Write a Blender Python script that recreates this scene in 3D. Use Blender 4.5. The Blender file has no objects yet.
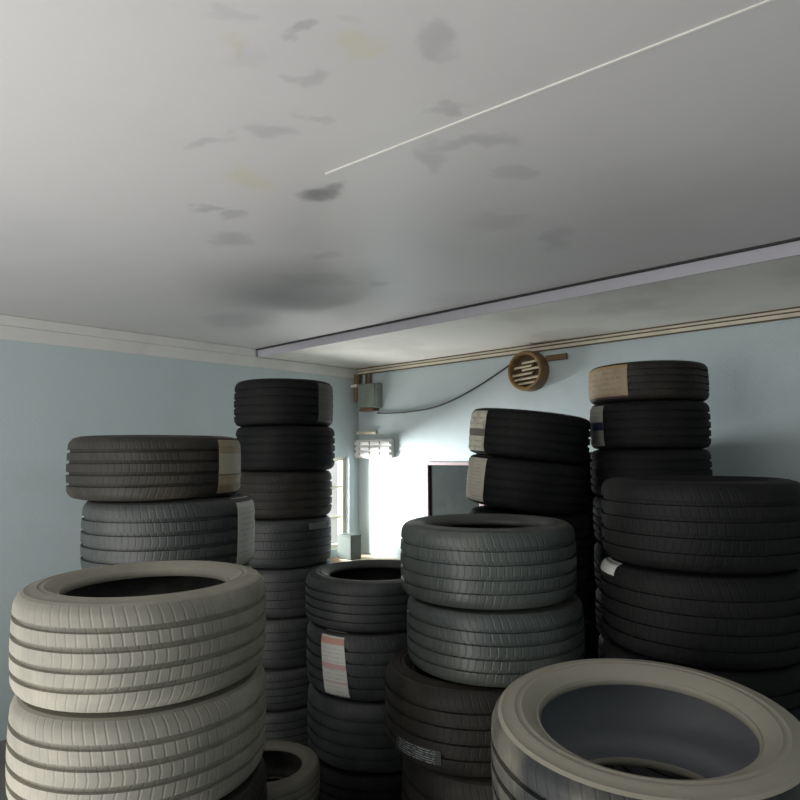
import bpy, bmesh, math, random
from mathutils import Vector, Matrix
random.seed(4)
S = bpy.context.scene
COL = S.collection
PI = math.pi

# ------------------------------------------------------------------ camera
F, PITCH, ROLL, EYE = 636.0, 0.0853, -0.0063, 1.62
cam = bpy.data.cameras.new('camera')
cam.sensor_fit = 'HORIZONTAL'; cam.sensor_width = 36.0; cam.lens = F / 800 * 36
cam.clip_start = 0.02
camo = bpy.data.objects.new('camera', cam); COL.objects.link(camo)
camo.matrix_world = Matrix.Translation((0, 0, EYE)) @ Matrix.Rotation(PI / 2 + PITCH, 4, 'X') @ Matrix.Rotation(ROLL, 4, 'Z')
S.camera = camo
ROT = camo.matrix_world.to_3x3()

def ray(px, py):
    return ROT @ Vector(((px - 400) / F, (400 - py) / F, -1))
def at(px, py, y):                       # the point seen at (px, py) at the distance y in front of the viewer
    d = ray(px, py); return Vector((0, 0, EYE)) + d * (y / d.y)

# ------------------------------------------------------------------ room frame: u along the back wall, t along the left wall
ANG = 0.7567
CX, CY = -0.379, 5.826
E1 = Vector((math.cos(ANG), -math.sin(ANG), 0)); E2 = Vector((-math.sin(ANG), -math.cos(ANG), 0))
def R(u, t, z): return Vector((CX, CY, 0)) + E1 * u + E2 * t + Vector((0, 0, z))
ZS, ZC, SD = EYE + 0.783, EYE + 0.842, 1.098     # soffit underside, ceiling, soffit depth
UW, TW = 5.3, 7.2
def on_back(px, py, off=0.0):            # (u, z) of the back wall point seen at (px, py)
    d = ray(px, py); o = Vector((0, 0, EYE)); n = E2
    k = ((R(0, off, 0) - o).dot(n)) / d.dot(n); p = o + d * k - Vector((CX, CY, 0))
    return p.dot(E1), p.z
def on_left(px, py):
    d = ray(px, py); o = Vector((0, 0, EYE)); n = E1
    k = ((R(0, 0, 0) - o).dot(n)) / d.dot(n); p = o + d * k - Vector((CX, CY, 0))
    return p.dot(E2), p.z
def on_ceil(px, py, z=None):
    z = ZC if z is None else z
    d = ray(px, py); k = (z - EYE) / d.z; p = Vector((0, 0, EYE)) + d * k - Vector((CX, CY, 0))
    return p.dot(E1), p.dot(E2)

# ------------------------------------------------------------------ materials
def mat(name, col, rough=0.6, metal=0.0, spec=0.5):
    m = bpy.data.materials.new(name); m.use_nodes = True
    b = m.node_tree.nodes['Principled BSDF']
    b.inputs['Base Color'].default_value = (*col, 1); b.inputs['Roughness'].default_value = rough
    b.inputs['Metallic'].default_value = metal; b.inputs['Specular IOR Level'].default_value = spec
    return m
class NT:
    def __init__(s, m): s.t = m.node_tree; s.n = s.t.nodes; s.b = s.n['Principled BSDF']
    def add(s, ty, **kw):
        x = s.n.new(ty)
        for k, v in kw.items(): setattr(x, k, v)
        return x
    def ln(s, a, b): s.t.links.new(a, b)
    def math(s, op, a, b=None, c=None):
        x = s.add('ShaderNodeMath', operation=op)
        for i, v in enumerate((a, b, c)):
            if v is None: continue
            if isinstance(v, (int, float)): x.inputs[i].default_value = v
            else: s.ln(v, x.inputs[i])
        return x.outputs[0]
    def mix(s, f, a, b):
        x = s.add('ShaderNodeMix', data_type='RGBA')
        if isinstance(f, (int, float)): x.inputs[0].default_value = f
        else: s.ln(f, x.inputs[0])
        for i, v in ((6, a), (7, b)):
            if isinstance(v, tuple): x.inputs[i].default_value = (*v, 1)
            else: s.ln(v, x.inputs[i])
        return x.outputs[2]
    def ramp(s, f, lo, hi):
        x = s.add('ShaderNodeMapRange', interpolation_type='SMOOTHSTEP')
        s.ln(f, x.inputs[0]); x.inputs[1].default_value = lo; x.inputs[2].default_value = hi
        return x.outputs[0]
    def noise(s, vec, scale, detail=4, rough=0.55):
        x = s.add('ShaderNodeTexNoise'); x.inputs['Scale'].default_value = scale
        x.inputs['Detail'].default_value = detail; x.inputs['Roughness'].default_value = rough
        if vec is not None: s.ln(vec, x.inputs['Vector'])
        return x.outputs['Fac']
    def bump(s, h, strength, dist):
        x = s.add('ShaderNodeBump'); x.inputs['Strength'].default_value = strength; x.inputs['Distance'].default_value = dist
        s.ln(h, x.inputs['Height']); s.ln(x.outputs[0], s.b.inputs['Normal'])

def rough_paint(name, col, dirt, amount, rough=0.6, scale=2.0, spec=0.4):
    m = mat(name, col, rough, 0, spec); q = NT(m)
    tc = q.add('ShaderNodeTexCoord').outputs['Object']
    f = q.ramp(q.noise(tc, scale, 6), 0.45, 0.75)
    c = q.mix(q.math('MULTIPLY', f, amount), col, dirt)
    q.ln(c, q.b.inputs['Base Color'])
    q.bump(q.noise(tc, 60, 3), 0.15, 0.01)
    return m
M = {}
M['wall'] = rough_paint('pale_blue_paint', (0.45, 0.525, 0.54), (0.33, 0.37, 0.375), 0.35, 0.55, 1.6)
M['white'] = rough_paint('white_paint', (0.62, 0.62, 0.60), (0.42, 0.41, 0.38), 0.4, 0.5, 3)
M['lilac'] = rough_paint('lilac_grey_paint', (0.46, 0.45, 0.50), (0.36, 0.34, 0.38), 0.4, 0.55, 3)
M['soffit'] = rough_paint('soffit_paint', (0.68, 0.67, 0.63), (0.42, 0.40, 0.35), 0.55, 0.55, 1.8)
M['cream'] = rough_paint('cream_paint', (0.62, 0.58, 0.47), (0.38, 0.33, 0.24), 0.4, 0.5, 5)
M['brown'] = rough_paint('brown_varnish', (0.10, 0.065, 0.035), (0.05, 0.03, 0.02), 0.5, 0.5, 8)
M['dark'] = mat('dark_gap', (0.03, 0.028, 0.03), 0.7)
M['floor'] = rough_paint('worn_concrete', (0.17, 0.165, 0.155), (0.08, 0.08, 0.075), 0.7, 0.8, 1.5)
M['pinkwhite'] = rough_paint('pinkish_white_paint', (0.27, 0.195, 0.20), (0.22, 0.16, 0.17), 0.4, 0.5, 6)
M['board'] = rough_paint('dark_board', (0.022, 0.028, 0.027), (0.04, 0.046, 0.044), 0.6, 0.9, 5, 0.1)
M['greybox'] = rough_paint('grey_green_enamel', (0.22, 0.25, 0.22), (0.10, 0.08, 0.055), 0.6, 0.45, 9)
M['cartongrey'] = rough_paint('dull_grey_green_card', (0.085, 0.10, 0.09), (0.06, 0.065, 0.06), 0.6, 0.8, 9, 0.2)
M['rust'] = rough_paint('rusty_brown', (0.17, 0.10, 0.055), (0.07, 0.04, 0.025), 0.6, 0.7, 14)
M['cable'] = mat('cable_black', (0.035, 0.037, 0.037), 0.6)
M['plastic'] = mat('white_plastic', (0.72, 0.72, 0.70), 0.35)
M['wood'] = rough_paint('pale_wood', (0.50, 0.40, 0.27), (0.33, 0.25, 0.15), 0.5, 0.6, 6)
M['copper'] = rough_paint('orange_brown_enamel', (0.21, 0.125, 0.05), (0.10, 0.06, 0.03), 0.6, 0.4, 12)
M['slat'] = mat('pale_brass_slat', (0.85, 0.74, 0.52), 0.28, 0.5)

def rubber(name, col, dust, amount, rough=0.55, blocks=78, inner=False, spec=0.45):
    """tyre rubber; UV.x runs round the tyre, UV.y across it"""
    m = mat(name, col, rough, 0, spec); q = NT(m)
    tc = q.add('ShaderNodeTexCoord'); ob = tc.outputs['Object']
    oi = q.add('ShaderNodeObjectInfo').outputs['Random']
    v = q.add('ShaderNodeVectorMath', operation='ADD'); q.ln(ob, v.inputs[0])
    cmb = q.add('ShaderNodeCombineXYZ'); q.ln(q.math('MULTIPLY', oi, 37.0), cmb.inputs[0]); q.ln(cmb.outputs[0], v.inputs[1])
    n = q.noise(v.outputs[0], 5, 6, 0.6)
    c = q.mix(q.math('MULTIPLY', q.ramp(n, 0.38, 0.68), amount), col, dust)
    q.ln(c, q.b.inputs['Base Color'])
    if blocks:
        sep = q.add('ShaderNodeSeparateXYZ'); q.ln(tc.outputs['UV'], sep.inputs[0])
        sk = q.math('ADD', sep.outputs[0], q.math('MULTIPLY', q.math('ABSOLUTE', q.math('SUBTRACT', sep.outputs[1], 0.5)), 0.05))
        w = q.math('FRACT', q.math('MULTIPLY', sk, blocks))
        w = q.ramp(q.math('ABSOLUTE', q.math('SUBTRACT', w, 0.5)), 0.36, 0.46)
        h = q.math('ADD', q.math('MULTIPLY', w, -1.0), q.math('MULTIPLY', n, 0.2))
        q.bump(h, 0.30, 0.005)
    else:
        q.bump(q.noise(v.outputs[0], 35, 3), 0.12, 0.01)
    return m
def rubber_set(key, tread, side, liner, dust, amount, rough=0.55, spec=0.4):
    M[key] = (rubber(key + '_tread', tread, dust, amount, rough, spec=spec),
              rubber(key + '_sidewall', side, dust, amount, rough, 0, spec=spec),
              rubber(key + '_liner', liner, dust, amount * 0.5, 0.5, 0))
rubber_set('black', (0.006, 0.0065, 0.007), (0.008, 0.0085, 0.009), (0.008, 0.008, 0.009), (0.016, 0.0155, 0.014), 0.5, 0.65, 0.22)
rubber_set('brownish', (0.018, 0.0165, 0.0145), (0.024, 0.022, 0.019), (0.010, 0.010, 0.010), (0.052, 0.045, 0.035), 0.6, 0.6, 0.3)
rubber_set('grey', (0.034, 0.038, 0.038), (0.040, 0.043, 0.042), (0.016, 0.017, 0.017), (0.075, 0.080, 0.074), 0.5, 0.5)
rubber_set('teal', (0.054, 0.064, 0.061), (0.052, 0.055, 0.050), (0.014, 0.015, 0.015), (0.105, 0.112, 0.095), 0.5, 0.42, 0.5)
rubber_set('dusty', (0.20, 0.193, 0.163), (0.23, 0.22, 0.18), (0.05, 0.05, 0.05), (0.31, 0.295, 0.24), 0.75, 0.75)
rubber_set('pale_ring', (0.022, 0.024, 0.025), (0.29, 0.275, 0.225), (0.20, 0.21, 0.235), (0.33, 0.31, 0.24), 0.35, 0.6, 0.3)
rubber_set('smalldusty', (0.12, 0.11, 0.09), (0.13, 0.12, 0.10), (0.02, 0.02, 0.02), (0.2, 0.185, 0.15), 0.6, 0.75)

def paper(name, base, bands, lines=0, linecol=(0.2, 0.2, 0.2), amount=0.5, blotch=0.15):
    """printed label; bands = (lo, hi, colour) up the label height, lines = rows of fine print"""
    m = mat(name, base, 0.6); q = NT(m)
    tc = q.add('ShaderNodeTexCoord'); sep = q.add('ShaderNodeSeparateXYZ'); q.ln(tc.outputs['UV'], sep.inputs[0])
    y, x = sep.outputs[1], sep.outputs[0]
    c = q.mix(q.math('MULTIPLY', q.ramp(q.noise(tc.outputs['Object'], 18, 4), 0.45, 0.7), blotch), base, tuple(v * 0.35 for v in base))
    if lines:
        w = q.math('FRACT', q.math('MULTIPLY', y, lines))
        on = q.math('LESS_THAN', w, 0.32)
        brk = q.math('GREATER_THAN', q.noise(None if False else q.scaled(tc.outputs['UV'], (9, lines, 1)), 1.7, 1), 0.47)
        marg = q.math('LESS_THAN', q.math('ABSOLUTE', q.math('SUBTRACT', x, 0.5)), 0.40)
        f = q.math('MULTIPLY', q.math('MULTIPLY', on, brk), q.math('MULTIPLY', marg, amount))
        c = q.mix(f, c, linecol)
    for lo, hi, bc in bands:
        f = q.math('MULTIPLY', q.math('GREATER_THAN', y, lo), q.math('LESS_THAN', y, hi))
        c = q.mix(f, c, bc)
    q.ln(c, q.b.inputs['Base Color'])
    return m
def _scaled(self, vec, s):
    x = self.add('ShaderNodeVectorMath', operation='MULTIPLY'); self.ln(vec, x.inputs[0]); x.inputs[1].default_value = s
    return x.outputs[0]
NT.scaled = _scaled
M['p_red'] = paper('label_white_red', (0.66, 0.65, 0.61), [(0.83, 0.92, (0.60, 0.33, 0.26)), (0.46, 0.54, (0.62, 0.40, 0.38)), (0.25, 0.28, (0.6, 0.42, 0.4))], 16, (0.25, 0.24, 0.26), 0.35, 0.0)
M['p_grey'] = paper('label_pale_grey', (0.50, 0.50, 0.45), [], 13, (0.22, 0.22, 0.2), 0.4, 0.1)
M['p_tan'] = paper('label_tan', (0.34, 0.27, 0.17), [(0.38, 0.72, (0.40, 0.36, 0.27)), (0.35, 0.38, (0.16, 0.12, 0.07)), (0.0, 0.2, (0.22, 0.16, 0.09))], 10, (0.12, 0.1, 0.07), 0.4, 0.2)
M['p_beige'] = paper('label_beige', (0.52, 0.48, 0.40), [], 14, (0.24, 0.22, 0.18), 0.45, 0.15)
M['p_cream'] = paper('label_cream_marked', (0.60, 0.58, 0.46), [(0.38, 0.54, (0.16, 0.15, 0.12)), (0.93, 1.0, (0.05, 0.05, 0.05))], 8, (0.2, 0.2, 0.18), 0.5, 0.5)
M['p_dull'] = paper('label_dull_grey', (0.10, 0.095, 0.082), [], 9, (0.04, 0.04, 0.04), 0.5, 0.2)
M['p_dim'] = paper('label_dim_grey', (0.16, 0.175, 0.165), [], 6, (0.08, 0.08, 0.08), 0.5, 0.2)
M['p_brown'] = paper('label_light_brown', (0.38, 0.29, 0.19), [(0, 0.12, (0.08, 0.05, 0.04)), (0.88, 1.0, (0.40, 0.27, 0.12))], 7, (0.2, 0.14, 0.09), 0.4, 0.25)
M['p_blue'] = paper('label_grey_blue_band', (0.27, 0.265, 0.235), [(0.40, 0.58, (0.012, 0.02, 0.06)), (0.0, 0.06, (0.03, 0.03, 0.03))], 9, (0.12, 0.12, 0.1), 0.4, 0.2)
M['p_white'] = paper('painted_white_highlight', (0.62, 0.62, 0.60), [], 5, (0.3, 0.3, 0.3), 0.4, 0.1)  # a highlight put into colour, for one tyre shoulder
M['p_print'] = paper('dark_pale_flecks', (0.045, 0.05, 0.05), [], 6, (0.42, 0.46, 0.45), 0.8, 0.2)  # dark ground with rows of pale flecks

# ------------------------------------------------------------------ mesh helpers
def link(name, bm, m, parent=None, smooth=False, sharp=None):
    bmesh.ops.recalc_face_normals(bm, faces=bm.faces)
    me = bpy.data.meshes.new(name); bm.to_mesh(me); bm.free()
    if smooth:
        for p in me.polygons: p.use_smooth = True
        me.set_sharp_from_angle(angle=sharp or math.radians(40))
    if m: me.materials.append(m)
    o = bpy.data.objects.new(name, me); COL.objects.link(o)
    if parent: o.parent = parent
    return o
def tag(o, label, cat, group=None):
    o['label'] = label; o['category'] = cat
    if group: o['group'] = group
    return o
def empty(name, loc, label, cat, group=None):
    o = bpy.data.objects.new(name, None); COL.objects.link(o); o.location = loc; o.empty_display_size = 0.1
    return tag(o, label, cat, group)
def struct(name, bm, m):
    o = link(name, bm, m); o['kind'] = 'structure'; return o
def hexa(bm, P, bevel=0.0):
    vs = [bm.verts.new(p) for p in P]
    fs = [bm.faces.new([vs[i] for i in q]) for q in ((0, 1, 3, 2), (4, 6, 7, 5), (0, 4, 5, 1), (2, 3, 7, 6), (0, 2, 6, 4), (1, 5, 7, 3))]
    if bevel:
        es = list({e for f in fs for e in f.edges})
        bmesh.ops.bevel(bm, geom=es, offset=bevel, segments=2, affect='EDGES', profile=0.5)
def rbox(bm, u0, u1, t0, t1, z0, z1, bevel=0.0, origin=None):
    o = origin or Vector((0, 0, 0))
    hexa(bm, [R(u, t, z) - o for u in (u0, u1) for t in (t0, t1) for z in (z0, z1)], bevel)
def tube(bm, pts, r, n=10):
    rings = []
    for i, p in enumerate(pts):
        d = (pts[min(i + 1, len(pts) - 1)] - pts[max(i - 1, 0)]).normalized()
        a = d.cross(Vector((0, 0, 1)) if abs(d.z) < 0.9 else Vector((1, 0, 0))).normalized(); b = d.cross(a)
        rings.append([bm.verts.new(p + a * (r * math.cos(k * 2 * PI / n)) + b * (r * math.sin(k * 2 * PI / n))) for k in range(n)])
    for A, B in zip(rings, rings[1:]):
        for k in range(n): bm.faces.new([A[k], A[(k + 1) % n], B[(k + 1) % n], B[k]])
    bm.faces.new(rings[0]); bm.faces.new(rings[-1])
def lathe(bm, prof, n=72, closed=False, mtx=None, uv=False):
    rows = []
    for r, z in prof:
        rows.append([bm.verts.new((mtx @ Vector(p)) if mtx else p) for p in ((r * math.cos(k * 2 * PI / n), r * math.sin(k * 2 * PI / n), z) for k in range(n))])
    m = len(rows); L = bm.loops.layers.uv.verify() if uv else None
    for i in range(m if closed else m - 1):
        A, B = rows[i], rows[(i + 1) % m]
        for k in range(n):
            k2 = (k + 1) % n
            f = bm.faces.new([A[k], A[k2], B[k2], B[k]])
            if uv:
                for l, (x, y) in zip(f.loops, ((k, i), (k + 1, i), (k + 1, i + 1), (k, i + 1))):
                    l[L].uv = (x / n, y / (m - 1))

# ------------------------------------------------------------------ the setting
bm = bmesh.new(); rbox(bm, -0.15, UW + .15, -0.15, TW + 1.5, -0.1, 0); struct('floor', bm, M['floor'])

# the ceiling with its own smudges and yellow damp stains
def ceiling_mat():
    m = mat('stained_ceiling_paint', (0.55, 0.54, 0.54), 0.42, 0, 0.35); q = NT(m)
    geo = q.add('ShaderNodeTexCoord').outputs['Object']
    nz = q.add('ShaderNodeTexNoise'); nz.inputs['Scale'].default_value = 7; nz.inputs['Detail'].default_value = 5
    q.ln(geo, nz.inputs['Vector'])
    off = q.add('ShaderNodeVectorMath', operation='MULTIPLY_ADD'); q.ln(nz.outputs['Color'], off.inputs[0])
    off.inputs[1].default_value = (0.24, 0.24, 0); off.inputs[2].default_value = (-0.12, -0.12, 0)
    pos = q.add('ShaderNodeVectorMath', operation='ADD'); q.ln(geo, pos.inputs[0]); q.ln(off.outputs[0], pos.inputs[1])
    base = q.mix(q.math('MULTIPLY', q.ramp(q.noise(geo, 1.3, 6), 0.42, 0.75), 0.35), (0.55, 0.54, 0.54), (0.44, 0.43, 0.435))
    # px, py, half width, half height (in the picture), strength, colour
    dk, yl, br = (0.10, 0.10, 0.11), (0.50, 0.47, 0.22), (0.2, 0.19, 0.18)
    st = [(320, 194, 26, 8, .75, dk), (290, 40, 18, 6, .45, dk), (326, 77, 18, 7, .35, dk), (314, 116, 14, 4, .28, dk), (262, 132, 24, 7, .35, dk),
          (210, 141, 24, 6, .35, dk), (443, 42, 22, 17, .38, dk), (437, 106, 12, 6, .4, dk), (432, 158, 20, 14, .35, dk),
          (478, 141, 40, 9, .38, dk), (517, 173, 16, 9, .3, dk), (558, 240, 16, 12, .35, dk), (208, 209, 20, 4, .45, dk), (240, 216, 14, 4, .4, dk),
          (232, 240, 18, 7, .38, dk), (326, 257, 16, 4, .3, dk), (318, 280, 36, 6, .3, dk), (375, 285, 9, 3, .4, dk), (240, 320, 34, 8, .4, dk),
          (498, 222, 30, 8, .22, dk), (225, 20, 20, 8, .2, dk), (355, 20, 18, 6, .18, br), (470, 300, 40, 8, .2, dk),
          (250, 180, 20, 12, .42, yl), (357, 45, 16, 14, .45, yl), (226, 52, 8, 8, .35, yl), (240, 58, 30, 10, .12, dk)]
    for px, py, a, b, s, c in st:
        u, t = on_ceil(px, py); u1, t1 = on_ceil(px + a, py); u2, t2 = on_ceil(px, py - b)
        w0, w1, w2 = R(u, t, 0), R(u1, t1, 0), R(u2, t2, 0)
        ax, ay = w1 - w0, w2 - w0
        # a sheared ellipse: coordinates of (p - w0) in the base ax, ay
        det = ax.x * ay.y - ax.y * ay.x
        sub = q.add('ShaderNodeVectorMath', operation='SUBTRACT'); q.ln(pos.outputs[0], sub.inputs[0]); sub.inputs[1].default_value = (w0.x, w0.y, 0)
        def dot(v):
            x = q.add('ShaderNodeVectorMath', operation='DOT_PRODUCT'); q.ln(sub.outputs[0], x.inputs[0]); x.inputs[1].default_value = v
            return x.outputs['Value']
        A = dot((ay.y / det, -ay.x / det, 0)); B = dot((-ax.y / det, ax.x / det, 0))
        r2 = q.math('ADD', q.math('MULTIPLY', A, A), q.math('MULTIPLY', B, B))
        f = q.ramp(r2, 1.9, 0.0)
        base = q.mix(q.math('MULTIPLY', f, s * (0.9 if s > .7 else 0.62)), base, c)
    q.ln(base, q.b.inputs['Base Color'])
    q.bump(q.noise(geo, 25, 4), 0.06, 0.01)
    return m
bm = bmesh.new(); rbox(bm, -0.15, UW + .15, SD, TW, ZC, ZC + 0.12); struct('ceiling', bm, ceiling_mat())
# boxed soffit along the back wall, a dark joint above its lilac face
bm = bmesh.new(); rbox(bm, -0.15, UW + .15, -0.15, SD - 0.012, ZS, ZC + 0.12); o = struct('ceiling_soffit', bm, M['soffit'])
bm = bmesh.new(); rbox(bm, 0, UW, SD - 0.012, SD, ZS - 0.004, ZC - 0.008); struct('trim_1', bm, M['lilac'])
bm = bmesh.new(); rbox(bm, 0.0, UW, SD, SD + 0.022, ZC - 0.007, ZC); struct('trim_2', bm, M['dark'])
# pale joint strip of the ceiling sheets
a = on_ceil(350, 164); b = on_ceil(616, 60)
d = Vector((b[0] - a[0], b[1] - a[1])); L = d.length; d.normalize()
a2, b2 = (a[0] - d[0] * .1, a[1] - d[1] * .1), (b[0] + d[0] * 1.2, b[1] + d[1] * 1.2)
nn = Vector((-d[1], d[0])) * 0.0028
bm = bmesh.new()
hexa(bm, [R(p[0] + s * nn[0], p[1] + s * nn[1], z) for p in (a2, b2) for s in (-1, 1) for z in (ZC - 0.003, ZC)])
struct('trim_3', bm, M['soffit'])

bm = bmesh.new(); rbox(bm, -0.15, UW + 0.15, -0.15, 0, 0, ZS); struct('wall_back', bm, M['wall'])
bm = bmesh.new(); rbox(bm, UW, UW + 0.15, 0, TW, 0, ZC); struct('wall_right', bm, M['wall'])
WT0, WT1, WZ0, WZ1 = 0.12, 0.95, 0.80, 1.60          # the window opening in the left wall
bm = bmesh.new()
for t0, t1, z0, z1 in ((0, WT0, 0, ZC), (WT1, TW, 0, ZC), (WT0, WT1, 0, WZ0), (WT0, WT1, WZ1, ZC)):
    rbox(bm, -0.15, 0, t0, t1, z0, z1)
struct('wall_left', bm, M['wall'])
# cornice of the left wall, stepped cornice of the back wall
bm = bmesh.new(); rbox(bm, 0, 0.014, 0.03, TW, ZS - 0.088, ZS - 0.006); rbox(bm, 0, 0.014, SD + .03, TW, ZS - 0.004, ZC - .002); struct('trim_4', bm, M['white'])
bm = bmesh.new()
rbox(bm, 0, UW, 0, 0.030, ZS - 0.020, ZS - 0.008); rbox(bm, 0, UW, 0, 0.018, ZS - 0.048, ZS - 0.028)
struct('trim_5', bm, M['cream'])
bm = bmesh.new()
rbox(bm, 0, UW, 0, 0.036, ZS - 0.008, ZS); rbox(bm, 0, UW, 0, 0.014, ZS - 0.028, ZS - 0.020); rbox(bm, 0, UW, 0, 0.016, ZS - 0.056, ZS - 0.048)
struct('trim_6', bm, M['brown'])
# window: frame, bars, pane
wf = bmesh.new()
for t0, t1, z0, z1 in ((WT0, WT0 + .035, WZ0, WZ1), (WT1 - .035, WT1, WZ0, WZ1), (WT0, WT1, WZ1 - .035, WZ1), (WT0, WT1, WZ0, WZ0 + .035)):
    rbox(wf, -0.10, -0.05, t0, t1, z0, z1)
wo = struct('window_1', wf, M['cream'])
bm = bmesh.new()
for k in (1, 2): rbox(bm, -0.085, -0.065, WT0 + .035, WT1 - .035, WZ0 + k * (WZ1 - WZ0) / 3 - .012, WZ0 + k * (WZ1 - WZ0) / 3 + .012)
link('glazing_bar', bm, M['cream'], wo)
gm = bpy.data.materials.new('window_glass'); gm.use_nodes = True
nt = gm.node_tree; nt.nodes.clear()
o_ = nt.nodes.new('ShaderNodeOutputMaterial'); mx = nt.nodes.new('ShaderNodeMixShader'); tr = nt.nodes.new('ShaderNodeBsdfTransparent'); gl = nt.nodes.new('ShaderNodeBsdfGlossy')
gl.inputs['Roughness'].default_value = 0.05; mx.inputs[0].default_value = 0.06
nt.links.new(tr.outputs[0], mx.inputs[1]); nt.links.new(gl.outputs[0], mx.inputs[2]); nt.links.new(mx.outputs[0], o_.inputs[0])
bm = bmesh.new(); rbox(bm, -0.078, -0.072, WT0 + .035, WT1 - .035, WZ0 + .035, WZ1 - .035); link('pane', bm, gm, wo)

# ------------------------------------------------------------------ tyres
CACHE = {}
def tyre_meshes(D, W, mk):
    key = (round(D, 3), round(W, 3), mk)
    if key in CACHE: return CACHE[key]
    r, w = D / 2, W / 2; rb = r * 0.66
    g = 0.009 * D / 0.62
    # tread: shoulder to shoulder with four circumferential grooves and a slight crown
    prof = [(r * 0.945, -w * 0.92), (r * 0.972, -w * 0.84), (r * 0.988, -w * 0.74)]
    for c in (-0.52, -0.18, 0.18, 0.52):
        for dz, dr in ((-0.055, 0), (-0.045, -g), (0.045, -g), (0.055, 0)):
            prof.append((r * (1.0 - 0.010 * (c + dz) ** 2 * 2) + dr, w * (c + dz)))
    prof += [(r * 0.988, w * 0.74), (r * 0.972, w * 0.84), (r * 0.945, w * 0.92)]
    side = [(r * 0.945, w * 0.92), (r * 0.92, w * 0.955), (r * 0.915, w * 0.95), (r * 0.87, w * 0.99), (r * 0.83, w * 1.0), (r * 0.825, w * 0.985), (r * 0.79, w * 0.985), (r * 0.785, w * 0.995), (r * 0.74, w * 0.95),
            (r * 0.70, w * 0.87), (r * 0.685, w * 0.84), (r * 0.675, w * 0.85), (r * 0.665, w * 0.81), (rb, w * 0.76), (r * 0.67, w * 0.70)]
    liner = [(r * 0.67, -w * 0.70), (r * 0.74, -w * 0.82), (r * 0.84, -w * 0.86), (r * 0.91, -w * 0.76), (r * 0.945, -w * 0.5), (r * 0.95, 0),
             (r * 0.945, w * 0.5), (r * 0.91, w * 0.76), (r * 0.84, w * 0.86), (r * 0.74, w * 0.82), (r * 0.67, w * 0.70)]
    out = []
    for nm, pr, m in (('tread', prof, M[mk][0]), ('sidewall', side, M[mk][1]), ('sidewall', [(a, -b) for a, b in side], M[mk][1]), ('inner_liner', liner, M[mk][2])):
        bm = bmesh.new(); lathe(bm, pr, 80, uv=True)
        bmesh.ops.recalc_face_normals(bm, faces=bm.faces)
        if nm == 'tread':
            f = max(bm.faces, key=lambda f: f.calc_center_median().xy.length)
            if f.normal.xy.dot(f.calc_center_median().xy) < 0: bmesh.ops.reverse_faces(bm, faces=bm.faces)
        me = bpy.data.meshes.new(nm); bm.to_mesh(me); bm.free(); me.materials.append(m)
        for p in me.polygons: p.use_smooth = True
        me.set_sharp_from_angle(angle=math.radians(50))
        out.append((nm, me))
    CACHE[key] = out
    return out
def sticker(parent, D, W, a0, a1, z0, z1, mk, name='label', skew=0.0):
    """paper wrapped over the tread from the angle a0 to a1, z0..z1 in halves of the width"""
    r, w = D / 2, W / 2
    def rad(s):
        pts = [(0, 1.0), (.55, .995), (.74, .988), (.84, .972), (.92, .945), (1.0, .86)]
        s = abs(s)
        for (a, ra), (b, rb_) in zip(pts, pts[1:]):
            if s <= b: return ra + (rb_ - ra) * (s - a) / (b - a)
        return .86
    bm = bmesh.new(); L = bm.loops.layers.uv.verify(); nx, nz = 8, 14
    def shell(off): return [[bm.verts.new(((r * rad(s) + off) * math.cos(a), (r * rad(s) + off) * math.sin(a), s * w))
                             for i in range(nx + 1) for a in (a0 + (a1 - a0) * i / nx + skew * s,)] for j in range(nz + 1) for s in (z0 + (z1 - z0) * j / nz,)]
    V = shell(0.0025); B = shell(0.0012)
    for G in (V, B):
        for j in range(nz):
            for i in range(nx):
                f = bm.faces.new([G[j][i], G[j][i + 1], G[j + 1][i + 1], G[j + 1][i]])
                for l, (x, y) in zip(f.loops, ((i, j), (i + 1, j), (i + 1, j + 1), (i, j + 1))): l[L].uv = (x / nx, y / nz)
    rim = lambda G: [G[0][i] for i in range(nx)] + [G[j][nx] for j in range(nz)] + [G[nz][i] for i in range(nx, 0, -1)] + [G[j][0] for j in range(nz, 0, -1)]
    for k, (p, q) in enumerate(zip(rim(V), rim(B))):
        p2, q2 = rim(V)[(k + 1) % len(rim(V))], rim(B)[(k + 1) % len(rim(B))]
        bm.faces.new([p, p2, q2, q])
    return link(name, bm, M[mk], parent, smooth=True)
def tyre(loc, D, W, mk, label, group, rot=None):
    e = empty('tyre', loc, label, 'tyre', group)
    if rot: e.rotation_euler = rot
    for nm, me in tyre_meshes(D, W, mk):
        o = bpy.data.objects.new(nm, me); COL.objects.link(o); o.parent = e
    return e
ORD = ['top', 'second', 'third', 'fourth', 'fifth', 'sixth', 'seventh', 'eighth', 'ninth', 'tenth']
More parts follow.
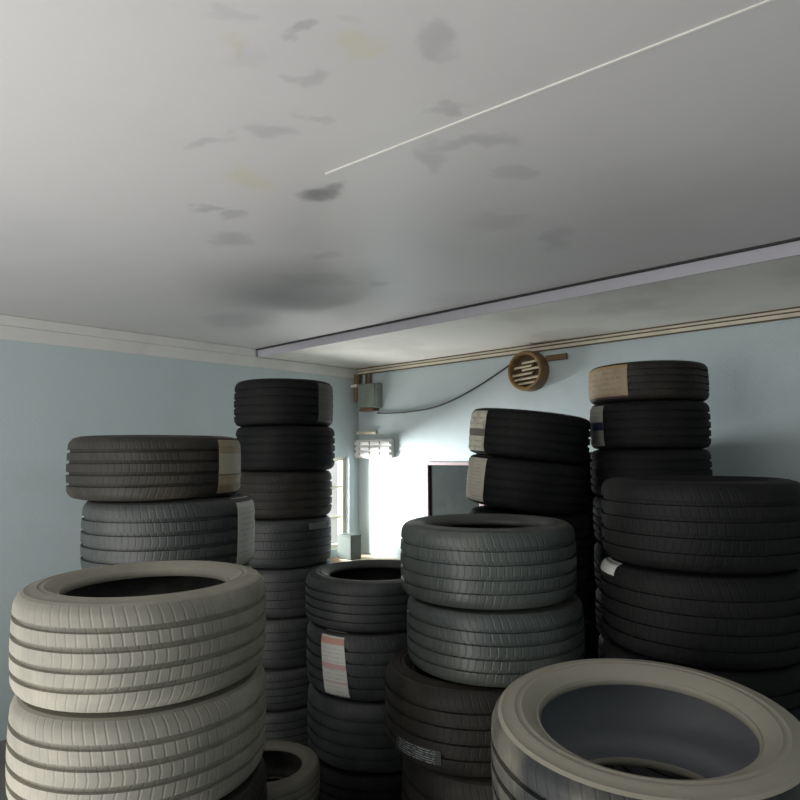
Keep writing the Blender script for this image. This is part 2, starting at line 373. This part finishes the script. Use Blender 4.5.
def stack(px, ytop, dist, D, tyres, where, group, rest_w, rest_mk, jit=0.008, rest_desc='black'):
    """tyres laid flat from the top down; the rest of the stack reaches the floor"""
    c = at(px, ytop, dist); x, y, z = c.x, c.y, c.z
    tilts = [tt.get('tilt', 0.0) for tt in tyres]
    body = sum(tt['W'] for tt in tyres)
    slack = sum(abs(math.sin(a - b)) * (tt['D'] if 'D' in tt else D) / 2 for a, b, tt in zip(tilts, tilts[1:] + [0.0], tyres))
    rest = z - body - slack; n = max(0, round(rest / rest_w)); items = list(tyres)
    for k in range(n): items.append(dict(W=rest / n, mk=rest_mk if isinstance(rest_mk, str) else rest_mk[k % len(rest_mk)]))
    # from the floor up
    pos = Vector((x, y, 0)); prev = 0.0; out = []; total = len(items)
    cam_dir = math.atan2(-y, -x)
    right = Vector((y, -x, 0)).normalized()           # to the viewer's right
    for k in range(total - 1, -1, -1):
        it = items[k]; w = it['W']; d = it.get('D', D); tl = it.get('tilt', 0.0); lean = it.get('lean', 0.0)
        up = Vector((0, 0, 1)); ax = (Matrix.Rotation(tl, 3, up.cross(right)) @ up + Vector((-x, -y, 0)).normalized() * math.tan(lean)).normalized()
        pos = pos + Vector((0, 0, 1)) * (abs(math.sin(tl - prev)) * d / 2 + math.sin(lean) * d / 2 + (.001 if tl else 0))
        ctr = pos + ax * (w / 2); pos = ctr + ax * (w / 2); prev = tl
        off = Vector((random.uniform(-jit, jit), random.uniform(-jit, jit), 0)) + right * it.get('dx', 0.0)
        base = it.get('desc', rest_desc + ' tyre')
        nth = 'topmost' if k == 0 else ('lowest' if k == total - 1 else ORD[k] + ' from top')
        lab = f'{base}, {nth} {where}'
        e = tyre(ctr + off, d, w, it['mk'], lab, group)
        q = Vector((0, 0, 1)).rotation_difference(ax); spin = random.uniform(0, 2 * PI)
        e.rotation_mode = 'QUATERNION'; e.rotation_quaternion = q @ Matrix.Rotation(spin, 3, 'Z').to_quaternion()
        for s in it.get('stick', []):
            # s = (left, right) across the visible width in halves of the diameter, z range, paper
            l, r_, z0, z1, pm = s[:5]
            a0 = cam_dir + math.asin(l) - spin; a1 = cam_dir + math.asin(r_) - spin
            sticker(e, d, w, a0, a1, z0, z1, pm, skew=(s[5] if len(s) > 5 else 0))
        out.append(e)
    return out[::-1]

T = lambda W, mk, **k: dict(W=W, mk=mk, **k)
# tall dark stack near the left wall
stack(284, 383, 3.9, 0.60, [
    T(.272, 'black', desc='black tyre with a dull grey label', stick=[(.66, .97, -.95, .95, 'p_dull')]),
    T(.262, 'black', desc='plain black tyre', dx=.01),
    T(.272, 'brownish', desc='brownish-black ribbed tyre', dx=-.01),
    T(.272, 'grey', desc='dark grey tyre with a thin label', dx=.0, stick=[(.52, .86, .55, .80, 'p_dim')]),
    T(.272, 'grey', desc='dark grey tyre level with the bench', dx=.02),
    T(.272, 'grey', desc='plain dark grey tyre')],
    'in the tall corner stack', 'tyres of the tall stack near the left wall', .27, 'grey', rest_desc='dark grey')
# two labelled tyres at the left edge, on a stack behind the dusty one
stack(172, 437, 2.42, 0.61, [
    T(.222, 'brownish', desc='dark tyre with a wide brown and tan label', dx=-.05, stick=[(.68, .97, -.97, .97, 'p_tan')]),
    T(.262, 'grey', desc='dark tyre with a wide pale label', stick=[(.73, .975, -.97, .97, 'p_grey')])],
    'behind the dusty beige tyres', 'tyres of the stack behind the dusty beige ones', .25, 'grey', rest_desc='dark grey')
# dusty beige stack at the left edge, near
stack(148, 577, 1.64, 0.59, [
    T(.232, 'dusty', desc='dusty beige ribbed tyre'), T(.236, 'dusty', desc='dusty beige worn tyre', dx=.006)],
    'in the dusty left stack', 'dusty beige tyres at the left', .22, ['brownish', 'brownish'], rest_desc='dirty brown')
# small dusty tyres between the stacks
stack(266, 762, 2.13, 0.34, [T(.12, 'smalldusty', desc='small dusty brown tyre')],
    'in the low stack', 'small tyres between the stacks', .12, 'smalldusty', 0.004, rest_desc='small dusty brown')
# middle stack with the red and white label
stack(376, 569, 2.80, 0.60, [
    T(.195, 'grey', desc='dark grey narrow tyre'), T(.258, 'grey', desc='dark tyre with a red-striped white label', stick=[(-.72, -.40, -.97, .97, 'p_red', -.05)]),
    T(.268, 'grey', desc='dark grey ribbed tyre', dx=.01)],
    'in the middle stack', 'tyres of the middle stack', .20, 'black')
# large stack in the centre
stack(488, 520, 2.25, 0.60, [
    T(.245, 'teal', desc='wide green-grey tyre, open on top'), T(.228, 'teal', desc='wide green-grey ribbed tyre', dx=.006),
    T(.26, 'brownish', desc='brownish dusty tyre set to the left', dx=-.06, stick=[(-.80, -.30, -.72, -.40, 'p_print', 0)])],
    'in the large central stack', 'tyres of the large central stack', .28, 'brownish', rest_desc='brownish')
# black stack at the back right
stack(519, 414, 3.3, 0.61, [
    T(.235, 'black', desc='tilted black tyre with a cream marked label', tilt=.115, dx=-.012, stick=[(-.97, -.70, -.97, .97, 'p_cream')]),
    T(.245, 'black', desc='tilted black tyre with a beige label', tilt=.115, dx=-.012, stick=[(-.97, -.66, -.97, .97, 'p_beige')]),
    T(.24, 'black', desc='slightly tilted black tyre', tilt=.06, dx=.02), T(.24, 'black', desc='plain black tyre', tilt=.025, dx=.02)],
    'in the leaning black stack', 'tyres of the leaning black stack', .235, 'black')
# stack at the far right against the back wall
stack(646, 367, 3.27, 0.58, [
    T(.190, 'brownish', desc='dark tyre with a light brown label', stick=[(-.975, -.30, -.97, .97, 'p_brown')]),
    T(.235, 'black', desc='black tyre with a blue-banded grey label', stick=[(-.97, -.72, -.97, .97, 'p_blue')]),
    T(.235, 'black', desc='black tyre with shiny upper edge'), T(.235, 'black', desc='plain black tyre')],
    'in the far right stack', 'tyres of the stack at far right', .236, 'black')
# black stack against the wall, seen between the leaning stack and the far right one
stack(594, 452, 3.9, 0.58, [T(.24, 'black', desc='plain black tyre'), T(.24, 'black', desc='plain black tyre')],
    'of the wall stack behind', 'tyres of the stack against the back wall', .24, 'black')
# nearer stack at the right edge
stack(694, 478, 2.15, 0.62, [
    T(.268, 'black', desc='black tyre with rounded shoulders', dx=.015), T(.268, 'black', desc='black tyre with a white shoulder label', stick=[(-.99, -.80, .70, .98, 'p_white')])],  # the white shoulder patch stands in for a highlight
    'in the stack at right edge', 'tyres of the stack at the right edge', .25, 'black')
# the pale ringed tyre in front
stack(647, 719, 1.40, 0.64, [
    T(.25, 'pale_ring', lean=.075, desc='dark tyre with a pale dusty sidewall')],
    'in the nearest stack', 'tyres of the nearest stack', .25, 'grey', rest_desc='dark grey')

# ------------------------------------------------------------------ things on the walls
# round fitting with pale slats, high on the back wall
u0, z0 = on_back(527, 371, 0.06)
vent = empty('wall_vent', R(u0, 0, z0), 'round orange-brown vent with pale slats high on the back wall', 'vent')
BV = Matrix(((E1.x, 0, E2.x), (E1.y, 0, E2.y), (0, 1, 0)))       # local x along the wall, y up, z out of the wall
def vbox(bm, x0, x1, y0, y1, za, zb, bev=0.0):
    hexa(bm, [BV @ Vector((x, y, z)) for x in (x0, x1) for y in (y0, y1) for z in (za, zb)], bev)
RV = 0.145
bm = bmesh.new(); lathe(bm, [(RV - .03, 0.0), (RV, 0.0), (RV, 0.085), (RV - .008, 0.10), (RV - .022, 0.10), (RV - .03, 0.09)], 48, True, BV); link('housing', bm, M['copper'], vent, True)
bm = bmesh.new(); lathe(bm, [(0.0005, 0.015), (RV - .031, 0.015), (RV - .031, 0.03), (0.0005, 0.03)], 48, False, BV); link('backing_disc', bm, M['brown'], vent)
for yy, xa, xb in ((0.062, -0.03, 0.085), (0.035, -0.095, 0.05), (0.012, -0.03, 0.11), (-0.018, -0.112, 0.05), (-0.052, -0.10, 0.10), (-0.085, -0.07, 0.07)):
    bm = bmesh.new(); lim = math.sqrt(max(0, (RV - .031) ** 2 - (abs(yy) + .006) ** 2))
    c, s = math.cos(.35), math.sin(.35)
    hexa(bm, [BV @ Vector((x, yy + a * c - b * s + x * 0.08, 0.065 + a * s + b * c)) for x in (max(xa, -lim), min(xb, lim)) for a in (-.007, .007) for b in (-.016, .016)])
    link('slat', bm, M['slat'], vent)
bm = bmesh.new(); vbox(bm, RV - .012, RV + .15, RV - .085, RV - .045, 0.002, 0.03, .004); link('bracket', bm, M['rust'], vent)

# grey-green junction box in the corner with rusty pipes
u0, z0 = on_back(369, 396, 0.05)
jb = empty('junction_box', R(u0, 0, z0), 'grey-green junction box with rusty conduit in the corner under the cornice', 'electrical box')
bm = bmesh.new(); vbox(bm, -.112, .125, -.11, .11, 0.001, .075, .008); link('box_body', bm, M['greybox'], jb)
bm = bmesh.new(); vbox(bm, -.105, .105, -.10, .10, .0755, .086, .004); link('cover', bm, M['greybox'], jb)
bm = bmesh.new(); vbox(bm, -.10, .08, -.135, -.1105, 0.001, .08, .003); link('lower_channel', bm, M['rust'], jb)
bm = bmesh.new()
o0 = R(u0, 0, z0)
for k in range(2):
    tube(bm, [R(u0 - .06 + .05 * k, .028, z) - o0 for z in (z0 + .105, ZS - .058)], .011, 12)
link('conduit', bm, M['rust'], jb)
# brown pipe in the corner and its pale clamp
tp, zp = on_left(345, 390)
pipe = empty('corner_pipe', R(.03, .03, ZS - .3), 'rusty brown pipe stub with pale clamp in the wall corner', 'pipe')
o0 = R(.03, .03, ZS - .3)
bm = bmesh.new(); tube(bm, [R(.035, .05, z) - o0 for z in (ZS - .30, ZS - .2, ZS - .06)], .030, 14); link('pipe', bm, M['rust'], pipe, True)
bm = bmesh.new(); rbox(bm, .0, .07, .015, .10, ZS - .175, ZS - .150, .003, o0); link('clamp', bm, M['plastic'], pipe)
# white switchboard and a slim cream box above it
u1, z1 = on_back(352, 457, .03); u2, z2 = on_back(392, 440, .03)
sb = empty('switchboard', R((u1 + u2) / 2, 0, (z1 + z2) / 2), 'white switchboard with rows of switches right of the corner', 'switchboard')
o0 = R((u1 + u2) / 2, 0, (z1 + z2) / 2)
bm = bmesh.new(); rbox(bm, u1, u2, .001, .04, z1 - .01, z2 + .01, .005, o0); link('box_body', bm, M['plastic'], sb)
hh = (z2 - z1) / 3
for k in range(3):
    for j in range(4):
        bm = bmesh.new(); du = (u2 - u1) / 4
        rbox(bm, u1 + j * du + .010, u1 + (j + 1) * du - .010, .0405, .055, z1 + k * hh + .010, z1 + (k + 1) * hh - .010, .004, o0)
        link('switch', bm, M['plastic'], sb)
u1, z1 = on_back(350, 435, .02); u2, z2 = on_back(376, 431, .02)
bm = bmesh.new(); rbox(bm, u1, u2, .001, .028, z1, z2, .004); tag(link('cable_trunking', bm, M['cream']), 'short slim cream trunking just above the white switchboard', 'trunking')
# black cable sagging along the back wall
pts = []
PX = [(377, 413), (395, 413), (415, 411), (435, 407), (455, 399), (475, 388), (492, 377), (508, 366), (514, 362)]
for i in range(len(PX) - 1):
    for k in range(4):
        f = k / 4; P0, P1, P2, P3 = [PX[max(0, min(len(PX) - 1, i + j))] for j in (-1, 0, 1, 2)]
        cr = lambda a, b, c, d: .5 * (2 * b + (c - a) * f + (2 * a - 5 * b + 4 * c - d) * f * f + (3 * b - a - 3 * c + d) * f ** 3)
        u, z = on_back(cr(P0[0], P1[0], P2[0], P3[0]), cr(P0[1], P1[1], P2[1], P3[1]), .015); pts.append(R(u, .012, z))
bm = bmesh.new(); tube(bm, pts, .0065, 8); tag(link('cable', bm, M['cable'], smooth=True), 'black cable sagging across the pale blue back wall', 'cable')
# dark panel in a pinkish frame, half hidden by the leaning stack
u1, z1 = on_back(425, 522, .02); u2, z2 = on_back(489, 462, .02); u2 = u1 + .60
nb = empty('framed_board', R(u1, 0, z1), 'dark board in a pinkish-white frame low on the back wall', 'board')
o0 = R(u1, 0, z1); fw = .045; z1 -= .08
bm = bmesh.new()
for a, b, c, d_ in ((u1, u1 + fw, z1, z2), (u2 - fw, u2, z1, z2), (u1 + fw, u2 - fw, z2 - fw * .6, z2), (u1 + fw, u2 - fw, z1, z1 + fw)):
    rbox(bm, a, b, .001, .03, c, d_, .003, o0)
link('frame', bm, M['pinkwhite'], nb)
bm = bmesh.new(); rbox(bm, u1 + fw, u2 - fw, .001, .014, z1 + fw, z2 - fw * .6, 0, o0); link('panel', bm, M['board'], nb)
# low wooden bench along the back wall under the patch of sun
_, zb = on_back(365, 559, .2)
bu0, bu1, bd = .02, 1.35, .34
wb = empty('bench', R((bu0 + bu1) / 2, .17, 0), 'pale wooden bench against the back wall behind the middle stack', 'bench')
o0 = R((bu0 + bu1) / 2, .17, 0)
bm = bmesh.new(); rbox(bm, bu0, bu1, .005, bd, zb - .04, zb, .004, o0); link('bench_top', bm, M['wood'], wb)
for uu in (bu0 + .03, bu1 - .09):
    for tt in (.02, bd - .08):
        bm = bmesh.new(); rbox(bm, uu, uu + .06, tt, tt + .06, 0, zb - .0405, .003, o0); link('leg', bm, M['wood'], wb)

# small grey-green box on the bench, left end
ub, tb = .17, .27
o0 = R(ub, tb, zb + .0005)
cb = empty('carton', o0, 'small grey-green carton on the left end of the wooden bench', 'box')
bm = bmesh.new(); rbox(bm, ub - .085, ub + .085, tb - .06, tb + .06, zb + .001, zb + .19, .004, o0); link('carton_body', bm, M['cartongrey'], cb)
bm = bmesh.new(); rbox(bm, ub - .088, ub + .088, tb - .063, tb + .063, zb + .1905, zb + .205, .003, o0); link('lid', bm, M['cartongrey'], cb)

# ------------------------------------------------------------------ light: the open end of the room, the window, the sky, added fills
def area(name, loc, target, sx, sy, power, col=(1, 1, 1)):
    l = bpy.data.lights.new(name, 'AREA'); l.shape = 'RECTANGLE'; l.size = sx; l.size_y = sy; l.energy = power; l.color = col
    o = bpy.data.objects.new(name, l); COL.objects.link(o); o.location = loc
    o.rotation_euler = (Vector(target) - Vector(loc)).to_track_quat('-Z', 'Y').to_euler(); return o
area('doorway_daylight', R(2.2, TW, 1.15), R(2.5, 0, 1.3), 3.2, 2.0, 88, (1.0, .985, .95))
area('added_ceiling_fill', R(2.75, 4.95, 0.05), R(2.85, 4.8, 2), 1.5, 1.1, 78, (1.0, .985, .965))  # lamp added at the floor, out of view, to brighten the ceiling
# daylight lamp outside the window throws light through it on to the back wall
area('window_daylight', R(-1.25, 1.02, 1.38), R(0.0, .45, 1.30), .45, .55, 400, (.97, 1.0, 1.0))

area('added_soffit_fill', R(-.75, .62, .55), R(.9, .45, 2.4), .9, .6, 75, (1.0, .99, .96))  # unseen lamp added low outside the window to brighten the soffit
w = bpy.data.worlds.new('world'); S.world = w; w.use_nodes = True
bg = w.node_tree.nodes['Background']; bg.inputs[0].default_value = (1.0, .97, .90, 1); bg.inputs[1].default_value = 0.6

S.view_settings.view_transform = 'Standard'; S.view_settings.look = 'None'
S.view_settings.exposure = 0.0; S.view_settings.gamma = 1.0; S.view_settings.use_curve_mapping = False
